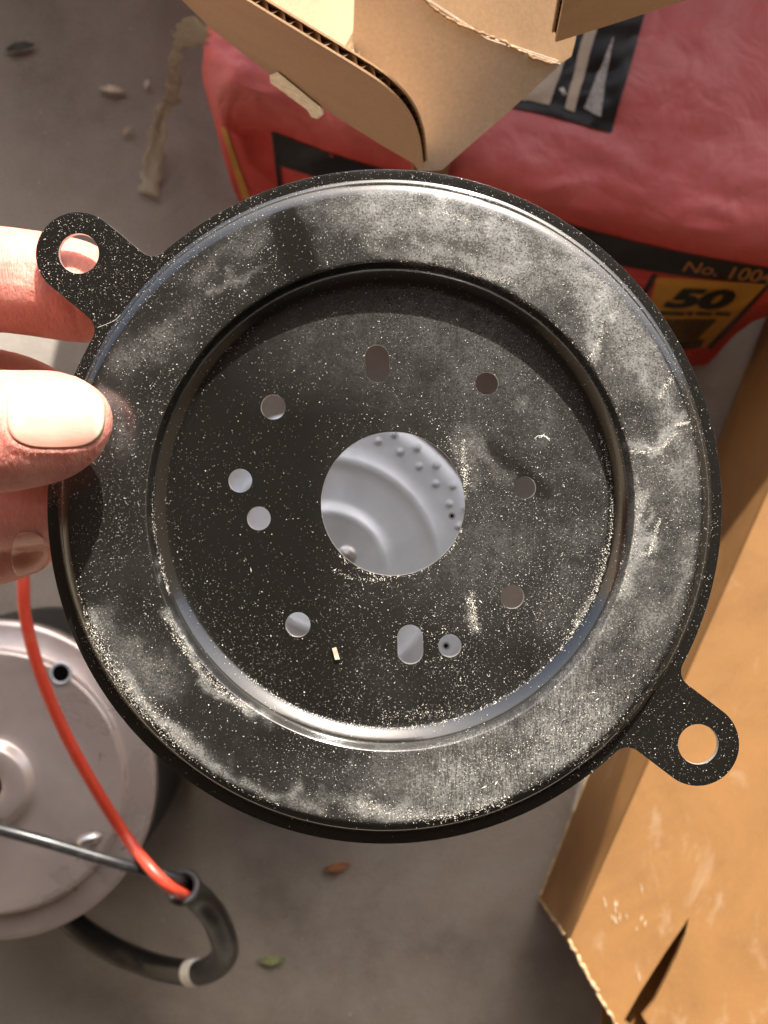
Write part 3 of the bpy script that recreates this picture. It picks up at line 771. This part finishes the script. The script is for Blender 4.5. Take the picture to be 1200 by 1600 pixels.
# raised ring: a pressed profile, revolved (radius in mm about a centre that slides from rim to well)
ZF, ZW, TH = -4.0, -5.67, 1.2
prof = [(62.6, ZF), (62.0, ZF+.12), (61.6, ZF+.5), (61.4, ZF+1.1), (61.3, -2.2), (61.2, -1.5), (61.0, -1.02), (60.7, -.74), (60.3, -.51), (59.9, -.32), (59.5, -.17), (59.0, -.06), (58.5, 0)]
prof += [(r, .12*math.sin(math.pi*(58.5-r)/(58.5-47.2))) for r in np.linspace(58.2, 47.5, 34)]
prof += [(47.0, -0.01), (46.5, -0.02), (46.15, -0.06), (45.93, -0.18), (45.8, -0.45), (45.7, -1.2), (45.6, -2.1), (45.42, -2.9), (45.1, -3.45), (44.72, -3.85), (44.4, -4.19), (44.1, -4.47), (43.8, -4.72), (43.5, -4.95), (43.2, -5.16), (42.9, -5.34), (42.6, -5.49), (42.3, -5.6), (42.0, -5.66), (41.5, -5.68)]
co_, cw_ = at(*CO, Z0), at(*CW, Z0)
SEG = 720
def ring_verts(pr, dz=0):
    out = []; a = np.linspace(0, 2*np.pi, SEG, endpoint=False)
    for r, z in pr:
        u = min(max((58.4-r)/(58.4-47.3), 0), 1); u = u*u*(3-2*u)
        cxx, cyy = co_.x*(1-u)+cw_.x*u, co_.y*(1-u)+cw_.y*u
        out.append(np.stack([cxx+r*MMP*np.cos(a), cyy+r*MMP*np.sin(a), np.full(SEG, Z0+(z+dz)*MMP)], 1))
    return np.concatenate(out)
Vt = ring_verts(prof)
n = len(prof)
under = [(r-.6 if z < -.2 and r > 55 else (r-.0), z) for r, z in prof]
under = [((r-1.1) if (r > 60 and z > ZF+.3) else r, z) for r, z in prof]
under = [(r+1.0 if r < 45.4 else r, z-TH) for r, z in under]
Vb = ring_verts(under)
V = np.concatenate([Vt, Vb])
F = []
for i in range(n-1):
    for j in range(SEG):
        k = (j+1) % SEG
        F.append((i*SEG+j, (i+1)*SEG+j, (i+1)*SEG+k, i*SEG+k)[::-1])
        F.append((n*SEG+i*SEG+j, n*SEG+(i+1)*SEG+j, n*SEG+(i+1)*SEG+k, n*SEG+i*SEG+k))
me = bpy.data.meshes.new('raised_ring'); me.from_pydata(V.tolist(), [], F); me.update(); me.shade_smooth()
set_haze(me, to_px(V)); link('raised_ring', me, M_PAINT, plate)

def sheet(name, outer, holes, z, t, parent, spacing, inner=None, edge_r=.0003, bare=()):
    """flat sheet with holes; loops are lists of xy (world); dense triangulation so the dust film has somewhere to live"""
    loops = [outer] + holes + ([inner] if inner is not None else [])
    pts, edges = [], []
    for lp in loops:
        b = len(pts); pts += [Vector((float(p[0]), float(p[1]))) for p in lp]
        edges += [(b+i, b+(i+1) % len(lp)) for i in range(len(lp))]
    nb = len(pts)
    O = np.array(outer); lo, hi = O.min(0), O.max(0)
    gx, gy = np.meshgrid(np.arange(lo[0], hi[0], spacing), np.arange(lo[1], hi[1], spacing))
    g = np.stack([gx.ravel(), gy.ravel()], 1) + rng.uniform(-.3, .3, (gx.size, 2))*spacing
    def inside(lp, q):
        lp = np.array(lp); x, y = q[:, 0], q[:, 1]; c = np.zeros(len(q), bool)
        for (x0, y0), (x1, y1) in zip(lp, np.roll(lp, -1, 0)):
            m = ((y0 > y) != (y1 > y)); xi = (x1-x0)*(y-y0)/((y1-y0) if y1 != y0 else 1e-12)+x0
            c ^= m & (x < xi)
        return c
    ok = inside(outer, g)
    for lp in loops[1:]: ok &= ~inside(lp, g)
    allb = np.array([[p.x, p.y] for p in pts])
    keep = []
    for ch in np.array_split(g[ok], max(1, len(g[ok])//2000)):
        dm = np.min((ch[:, None, 0]-allb[None, :, 0])**2+(ch[:, None, 1]-allb[None, :, 1])**2, 1); keep.append(ch[dm > (spacing*.5)**2])
    g = np.concatenate(keep)
    pts += [Vector((float(a), float(b))) for a, b in g]
    sc = 1000.0
    vv, ee, ff, *_ = delaunay_2d_cdt([p*sc for p in pts], edges, [], 0, 1e-6)
    v2 = np.array([[p.x/sc, p.y/sc] for p in vv])
    ff = np.array([f for f in ff if len(f) == 3]); cen = v2[ff].mean(1)
    ok = inside(outer, cen)
    for lp in loops[1:]: ok &= ~inside(lp, cen)
    ff = ff[ok]
    # orient upwards
    A, Bq, Cq = v2[ff[:, 0]], v2[ff[:, 1]], v2[ff[:, 2]]
    neg = ((Bq[:, 0]-A[:, 0])*(Cq[:, 1]-A[:, 1])-(Bq[:, 1]-A[:, 1])*(Cq[:, 0]-A[:, 0])) < 0
    ff[neg] = ff[neg][:, ::-1]
    nvt = len(v2)
    V = np.concatenate([np.c_[v2, np.full(nvt, z)], np.c_[v2, np.full(nvt, z-t)]])
    F = [tuple(f) for f in ff.tolist()] + [tuple((f[::-1]+nvt)) for f in ff]
    # rim walls from boundary edges
    from collections import Counter
    cnt = Counter(); dirn = {}
    for f in ff.tolist():
        for a, b in ((f[0], f[1]), (f[1], f[2]), (f[2], f[0])):
            cnt[tuple(sorted((a, b)))] += 1; dirn[tuple(sorted((a, b)))] = (a, b)
    for e, c in cnt.items():
        if c == 1:
            a, b = dirn[e]; F.append((a, a+nvt, b+nvt, b))
    me = bpy.data.meshes.new(name); me.from_pydata(V.tolist(), [], [tuple(int(i) for i in f) for f in F]); me.update()
    bm = bmesh.new(); bm.from_mesh(me)
    hard = [e for e in bm.edges if len(e.link_faces) == 2 and e.calc_face_angle(0) > 1.0]
    if edge_r: bmesh.ops.bevel(bm, geom=hard, offset=edge_r, segments=3, affect='EDGES', profile=.5, clamp_overlap=True)
    bm.to_mesh(me); bm.free()
    me.shade_smooth(); me.set_sharp_from_angle(angle=math.radians(50))
    me.materials.append(M_PAINT); me.materials.append(M_BARE)      # punched edges show bare steel
    ctr = at(606, 791, z)
    for p in me.polygons:
        if abs(p.normal.z) < .8: p.material_index = 1
    co = np.zeros(len(me.vertices)*3, np.float32); me.vertices.foreach_get('co', co)
    set_haze(me, to_px(co.reshape(-1, 3)))
    return link(name, me, M_PAINT, parent)

def circ(px, py, r, z, n=28):
    k = PXM*(ZC-z)/FOCUS; c = at(px, py, z)
    return [(c.x+r*k*math.cos(a), c.y+r*k*math.sin(a)) for a in np.linspace(0, 2*math.pi, n, endpoint=False)]
def slotl(px, py, hw, hl, z, tilt=0, n=12):
    k = PXM*(ZC-z)/FOCUS; c = at(px, py, z); out = []
    for s in (1, -1):
        for a in np.linspace(0, math.pi, n):
            x, y = hw*math.cos(a)*s, (hl-hw)*s+hw*math.sin(a)*s
            out.append((c.x+k*(x*math.cos(tilt)-y*math.sin(tilt)), c.y+k*(x*math.sin(tilt)+y*math.cos(tilt))))
    return out
zf = Z0+ZF*MMP+.00002
kf = PXM*(ZC-zf)/FOCUS
cf = at(601, 791.5, zf)
RF = 527*kf
def ear_outline():
    ears = []
    for (hx, hy, wd) in ((122, 397, 66), (1090, 1163, 65)):
        h = at(hx, hy, zf); ears.append((math.atan2(h.y-cf.y, h.x-cf.x), math.hypot(h.x-cf.x, h.y-cf.y), wd*kf))
    f = 26*kf
    out = []
    spans = []
    for th, L_, w_ in ears:
        u = math.sqrt((RF+f)**2-(w_+f)**2); b = math.atan2(w_+f, u)
        loc = []
        c0 = (u, -(w_+f)); a0 = math.atan2(-c0[1], -c0[0]); a1 = math.pi/2
        for t in np.linspace(0, 1, 12): a = a0+(a1-a0)*t; loc.append((c0[0]+f*math.cos(a), c0[1]+f*math.sin(a)))
        for a in np.linspace(-math.pi/2, math.pi/2, 48): loc.append((L_+w_*math.cos(a), w_*math.sin(a)))
        c1 = (u, w_+f)
        for t in np.linspace(0, 1, 12): a = -math.pi/2+(-(math.pi/2) + math.atan2(w_+f, u) + 0)*t; loc.append((c1[0]+f*math.cos(a), c1[1]+f*math.sin(a)))
        pts = [(cf.x+x*math.cos(th)-y*math.sin(th), cf.y+x*math.sin(th)+y*math.cos(th)) for x, y in loc]
        spans.append((th-b, th+b, pts))
    spans.sort(key=lambda s: s[0] % (2*math.pi))
    for i, (s0, s1, pts) in enumerate(spans):
        out += pts
        nx = spans[(i+1) % len(spans)][0]
        e = s1
        while nx <= e: nx += 2*math.pi
        while nx - e > 2*math.pi: nx -= 2*math.pi
        for a in np.linspace(e, nx, 240)[1:-1]: out.append((cf.x+RF*math.cos(a), cf.y+RF*math.sin(a)))
    return out
inner = [(co_.x+61.0*MMP*math.cos(a), co_.y+61.0*MMP*math.sin(a)) for a in np.linspace(0, 2*math.pi, 300, endpoint=False)]
sheet('flange', ear_outline(), [circ(123, 396, 31.5, zf, 40), circ(1091, 1163, 31.5, zf, 40)], zf, TH*MMP, plate, .0012, inner, .0004, [tuple(at(123, 396, zf))[:2], tuple(at(1091, 1163, zf))[:2]])
zw = Z0+ZW*MMP
cwz = at(610.5, 790.5, Z0)
outerw = [(cwz.x+41.7*MMP*math.cos(a), cwz.y+41.7*MMP*math.sin(a)) for a in np.linspace(0, 2*math.pi, 240, endpoint=False)]
HOLES = [(427,636,19.5),(761,599,18),(375.5,751,18.5),(404.5,810,18.5),(820,762,17.5),(800.5,932.5,18.5),(465.5,976,19.5),(703,1009,18)]
hl = [circ(614, 787, 112.5, zw, 96)] + [circ(x, y, r, zw, 28) for x, y, r in HOLES] + [slotl(589.5, 568, 19, 30, zw, .06), slotl(641, 1007, 20, 31, zw, .03)]
sheet('well_floor', outerw, hl, zw, TH*MMP, plate, .0006, None, .00035)

# ---------------------------------------------------------------- grit lying on the plate
PB = [bvh_of(o) for o in plate.children]
def plate_hit(px, py):
    best = None
    o = Vector((0, 0, ZC)); d = (at(px, py, 0)-o).normalized()
    for b in PB:
        h = b.ray_cast(o, d)
        if h[0] is not None and (best is None or h[3] < best[2]): best = (h[0], h[1], h[3])
    return best
cand = []
N = 175000
ARC = lambda r_, a0, a1, c: [(c[0]+r_*math.cos(math.radians(a)), c[1]+r_*math.sin(math.radians(a))) for a in np.linspace(a0, a1, 12)]
X = rng.uniform(50, 1160, N); Y = rng.uniform(260, 1325, N)
r = np.hypot(X-606, Y-791)
well = r < 345
dens = np.where(well, .16+.50*np.clip((X-480)/420, 0, 1)*np.clip((Y-560)/300, .35, 1)+.32*np.clip((Y-850)/250, 0, 1), .40+.25*np.clip((X-400)/500, 0, 1))
dens *= .35+1.3*vnoise(X, Y, 60)
dens *= np.where((r > 349) & (r < 374), .18, 1)
dens = np.where(r > 506, .34+.3*(X < 500), dens)
th_ = np.degrees(np.arctan2(Y-792, X-602))
dens *= np.where((r > 497) & (r < 535) & (th_ > 55) & (th_ < 190), .06, 1)
for pts, wd, st in DARKS[:2]:
    d = np.full_like(X, 1e9)
    for a, b in zip(pts[:-1], pts[1:]): d = np.minimum(d, seg_d(X, Y, a, b))
    dens *= 1-.85*st*np.exp(-(d/wd)**4)
keep = rng.uniform(0, 1, N) < dens*.62
PX = list(zip(X[keep], Y[keep], np.clip(rng.lognormal(-.74, .45, keep.sum()), .26, 2.1)))
# grit gathered along smeared streaks and squiggles
SQ = [(ARC(347, 0, 130, (610, 791)), 2.5, 700), (ARC(346, -20, 40, (610, 791)), 3, 260), (ARC(381, -60, 30, (609, 791)), 5, 700), (ARC(497, 110, 170, (602, 792)), 3, 260), (ARC(115, 20, 140, (614, 787)), 2, 130),([(985,706),(1015,705),(1040,695),(1062,672)],3,240),([(1055,664),(1078,660)],3,120),([(1000,866),(1016,862),(1024,835),(1030,812)],3,220),([(920,560),(935,535),(942,500)],4,160),
      ([(1030,620),(1050,590)],4,120),([(842,683),(850,681),(858,686)],1.2,60),([(690,330),(735,345)],8,120),([(655,625),(720,720),(728,740)],10,160),([(735,930),(742,985)],7,320),
      ([(722,690),(730,760)],4,140),([(236,745),(240,830),(258,905),(262,930)],4,300),([(262,965),(300,1030),(345,1078),(390,1110)],7,700),([(135,965),(165,1030),(215,1095),(290,1165)],14,1300),
      ([(560,1255),(640,1275),(720,1270),(790,1250)],10,700),([(700,1215),(850,1170),(940,1100)],40,1100),([(1003,770),(985,860),(975,920)],9,420),([(640,415),(720,425),(800,440)],6,420),
      ([(520,890),(560,905),(610,905)],3,90),([(722,720),(728,780)],3,70),([(946,850),(930,920),(890,990)],6,260),([(600,1120),(700,1110)],9,120)]
for pts, wd, cnt in SQ:
    P = catmull([(*p, 0) for p in pts], 20); idx = rng.integers(0, len(P), int(cnt*1.2))
    for i in idx: PX.append((P[i, 0]+rng.normal(0, wd*.6), P[i, 1]+rng.normal(0, wd*.6), min(2.2, rng.lognormal(-.35, .4))))
base_v = np.array([(1, 0, 0), (-1, 0, 0), (0, 1, 0), (0, -1, 0), (0, 0, 1), (0, 0, -1)], float)
base_f = np.array([(0, 2, 4), (2, 1, 4), (1, 3, 4), (3, 0, 4), (2, 0, 5), (1, 2, 5), (3, 1, 5), (0, 3, 5)])
GV, GF = [], []
for x, y, s in PX:
    h = plate_hit(x, y)
    if h is None or h[1].z < .3: continue
    a = rng.uniform(0, 2*math.pi); el = rng.uniform(.7, 1.5) if rng.uniform() < .965 else rng.uniform(2, 4)
    rr = s*PXM*.62
    v = base_v*np.array([rr*el, rr*rng.uniform(.6, 1), rr*.6]) * rng.uniform(.75, 1.25, (6, 1))
    c, sn = math.cos(a), math.sin(a); v = np.stack([v[:, 0]*c-v[:, 1]*sn, v[:, 0]*sn+v[:, 1]*c, v[:, 2]], 1)
    GF.append(base_f+len(GV)*6); GV.append(v+np.array(h[0])+np.array([0, 0, rr*.35]))
o = obj('grit', np.concatenate(GV).tolist(), [tuple(f) for f in np.concatenate(GF).tolist()], M_DUST, plate, smooth=False); o['kind'] = 'stuff'
print('grit', len(GV))
def fibre(pts, rad, label):
    P = []
    for p in catmull([(*q, 0) for q in pts], 10):
        h = plate_hit(p[0], p[1])
        if h: P.append(np.array(h[0])+np.array([0, 0, rad*.9]))
    tag(obj('lint_fibre', *tube(np.array(P), rad, 6), M_WHITE), label, 'fibre')
fibre([(835,686),(841,681),(852,682),(859,689)], .00004, 'short curled white fibre on well floor above the right holes')
fibre([(152,512),(165,507),(180,500),(188,492)], .000025, 'fine pale hair across the flange below the upper left tab')
def chip(px, py, l, wd, ang, label):
    h = plate_hit(px, py); p = h[0]; k = PXM
    q = [(-l/2, -wd/2), (l/2, -wd*.35), (l/2*.95, wd/2), (-l*.45, wd*.42)]
    P = [p+Vector((k*(a*math.cos(ang)-b*math.sin(ang)), k*(a*math.sin(ang)+b*math.cos(ang)), .0006)) for a, b in q]
    tag(obj('wood_chip', *slab(P, (0, 0, 1), .0004), M_CHIP, smooth=False), label, 'wood chip')
chip(525, 1021, 20, 8, 1.8, 'pale wood chip on the well floor left of the lower slot')

# ---------------------------------------------------------------- hand
def ball(c, r, sc=(1, 1, 1), seg=20, rings=12):
    V, F = [], []
    for i in range(rings+1):
        t = math.pi*i/rings
        for j in range(seg):
            a = 2*math.pi*j/seg
            V.append((c[0]+r*sc[0]*math.sin(t)*math.cos(a), c[1]+r*sc[1]*math.sin(t)*math.sin(a), c[2]+r*sc[2]*math.cos(t)))
    F = [(i*seg+j, (i+1)*seg+j, (i+1)*seg+(j+1) % seg, i*seg+(j+1) % seg) for i in range(rings) for j in range(seg)]
    return V, F
def chain(pts, step=.0022):
    """pts: (px, py, z, radius px at the plate, flatten) -> overlapping balls"""
    A = np.array([(*at(p[0], p[1], p[2]), p[3]*PXM, p[4] if len(p) > 4 else 1) for p in pts])
    Q = catmull(A[:, :3], 16); R_ = catmull(np.c_[A[:, 3:5], A[:, 3]*0], 16)
    out, acc, prev = [], 0, Q[0]
    for q, rr in zip(Q, R_):
        if np.linalg.norm(q-prev) >= step or len(out) == 0:
            out.append(ball(q, rr[0], (1, 1, rr[1]))); prev = q
    out.append(ball(Q[-1], R_[-1][0], (1, 1, R_[-1][1])))
    return out
THUMB_NAIL = (87, 646, 78, 56, 3.0)
parts = []
parts += chain([(-520,720,.588,150,.8),(-300,705,.598,118,.9),(-150,690,.599,100,.95),(-50,678,.5965,94,.92),(30,672,.5935,89,.86),(80,665,.5918,82,.80),(112,658,.5910,62,.74)])   # thumb
parts += chain([(-560,480,.556,130,.9),(-320,430,.556,104),(-120,430,.5615,96),(0,437,.5625,90,.98),(70,446,.563,89,.98),(120,456,.5632,86,.96),(150,466,.5634,72,.95)])           # index
parts += chain([(-560,610,.545,130,.9),(-320,610,.535,104),(-120,620,.541,104),(0,640,.546,108),(80,668,.549,98)])                         # middle
parts += chain([(-560,740,.540,125,.9),(-320,770,.528,104),(-140,785,.530,100),(0,782,.532,98),(90,776,.534,92)])                       # ring
parts += chain([(-560,830,.540,110,.9),(-320,880,.520,92),(-120,878,.518,82),(-10,858,.520,74),(34,846,.522,70)])                    # little
palm = []
for p in [(-560,470,.556,135),(-560,600,.556,150),(-560,740,.555,145),(-650,560,.558,165),(-650,700,.558,165),(-760,620,.56,170),(-900,640,.562,150),(-1050,660,.562,150),(-1250,690,.562,160),(-1450,720,.562,170)]:
    palm.append(p)
for a, b in [(0,1),(1,2),(0,3),(2,4),(3,4),(3,5),(4,5),(5,6),(6,7),(7,8),(8,9),(1,5)]:
    parts += chain([(*palm[a], .85), (*palm[b], .85)], .004)
V, F = merge(parts)
me = bpy.data.meshes.new('hand_raw'); me.from_pydata([tuple(v) for v in V], [], F)
tmp = bpy.data.objects.new('hand_raw', me); COL.objects.link(tmp)
md = tmp.modifiers.new('r', 'REMESH'); md.mode = 'VOXEL'; md.voxel_size = .00075
sm = tmp.modifiers.new('s', 'SMOOTH'); sm.factor = .5; sm.iterations = 9
bpy.context.view_layer.update()
hme = bpy.data.meshes.new_from_object(tmp.evaluated_get(bpy.context.evaluated_depsgraph_get()))
bpy.data.objects.remove(tmp)
co = np.zeros(len(hme.vertices)*3, np.float32); hme.vertices.foreach_get('co', co); co = co.reshape(-1, 3)
# the plate presses the thumb pad and the finger pads flat
pp = to_px(co); over = (np.hypot(pp[:, 0]-602, pp[:, 1]-792) < 512) 
tmask = (co[:, 2] > Z0-.002) & over
co[tmask, 2] = np.maximum(co[tmask, 2], Z0+.00025)
um = (co[:, 2] < Z0-.002) & (pp[:, 0] > 40)
co[um, 2] = np.minimum(co[um, 2], Z0+(ZF-TH)*MMP-.0002)
def qnail(cx0, cy0, a, b, p): return (np.abs((pp[:, 0]-cx0)/a)**p+np.abs((pp[:, 1]-cy0)/b)**p)**(1/p)
upz = np.zeros(len(co)); top_t = co[:, 2] > Z0+.004
q = qnail(*THUMB_NAIL); prox = np.clip((150-pp[:, 0])/40, 0, 1)
upz += np.where(top_t, (.00045*np.exp(-((q-1.09)/.07)**2)*prox - 0*q), 0)
for px0, py0, rad in ((14, 640, 30), (-22, 652, 22), (-30, 690, 20), (-60, 665, 24)):
    upz -= np.where(top_t, .0003*np.exp(-((pp[:, 0]-px0-.1*np.abs(pp[:, 1]-py0))/4)**2)*np.exp(-((pp[:, 1]-py0)/rad/2)**4)*(px0 < 0), 0)
low = (co[:, 2] < Z0-.004)
for line, dep, wd in (([(112, 470), (116, 500), (128, 536)], .0007, 4.0), ([(-10, 350), (0, 430), (-6, 520)], .0003, 5), ([(-20, 360), (-14, 430), (-20, 510)], .0003, 5)):
    d = np.full(len(co), 1e9)
    for a, b in zip(line[:-1], line[1:]): d = np.minimum(d, seg_d(pp[:, 0], pp[:, 1], a, b))
    upz -= np.where(low, dep*np.exp(-(d/wd)**2), 0)
co[:, 2] += upz
hme.vertices.foreach_set('co', co.ravel()); hme.update(); hme.shade_smooth()
hand = thing('person', 'bare left hand pinching the plate edge between thumb and fingers', 'person', at(-300, 640, .55))
ho = link('hand', hme, M_SKIN, hand)
HB_ = bvh_of(ho)
def nail(cxp, cyp, a, b, p, off, name='nail', m=None):
    V, F = [], []; nr, ns = 12, 44
    for i in range(nr+1):
        for j in range(ns):
            t = 2*math.pi*j/ns; rr = max(i/nr, .003)
            c, s = math.cos(t), math.sin(t)
            x = cxp+a*rr*math.copysign(abs(c)**(2/p), c); y = cyp+b*rr*math.copysign(abs(s)**(2/p), s)
            h = cast(HB_, x, y, off*(1-.8*rr**6))
            V.append(h if h is not None else V[-1])
    F.append(tuple(range(ns)))
    for i in range(nr):
        for j in range(ns):
            F.append((i*ns+j, i*ns+(j+1) % ns, (i+1)*ns+(j+1) % ns, (i+1)*ns+j))
    me = bpy.data.meshes.new(name); me.from_pydata([tuple(v) for v in V], [], F)
    bm = bmesh.new(); bm.from_mesh(me); bmesh.ops.smooth_vert(bm, verts=bm.verts, factor=.5, use_axis_x=True, use_axis_y=True, use_axis_z=True)
    bmesh.ops.recalc_face_normals(bm, faces=bm.faces); bm.to_mesh(me); bm.free(); me.shade_smooth()
    fe = me.attributes.new('edge', 'FLOAT', 'POINT')
    fe.data.foreach_set('value', np.array([min(1, max(0, ((math.cos(2*math.pi*j/ns)*(i/nr)*EDGE_SIDE) - .72)/.12)) - .9*min(1, max(0, (-math.cos(2*math.pi*j/ns)*(i/nr)*EDGE_SIDE - .62)/.2)) for i in range(nr+1) for j in range(ns)], np.float32))
    ra = me.attributes.new('rim', 'FLOAT', 'POINT')
    ra.data.foreach_set('value', np.array([min(1, max(0, (i/nr-.72)/.28))*min(1, max(0, (.8-math.cos(2*math.pi*j/ns))/.5)) for i in range(nr+1) for j in range(ns)], np.float32))
    o = link(name, me, m or M_NAIL, hand); sd = o.modifiers.new('s', 'SOLIDIFY'); sd.thickness = .00012; sd.offset = 1
    return o
EDGE_SIDE = 1
nail(*THUMB_NAIL, .0001)
EDGE_SIDE = -1
nail(46, 868, 29, 38, 2.4, .00005, m=M_NAIL2)
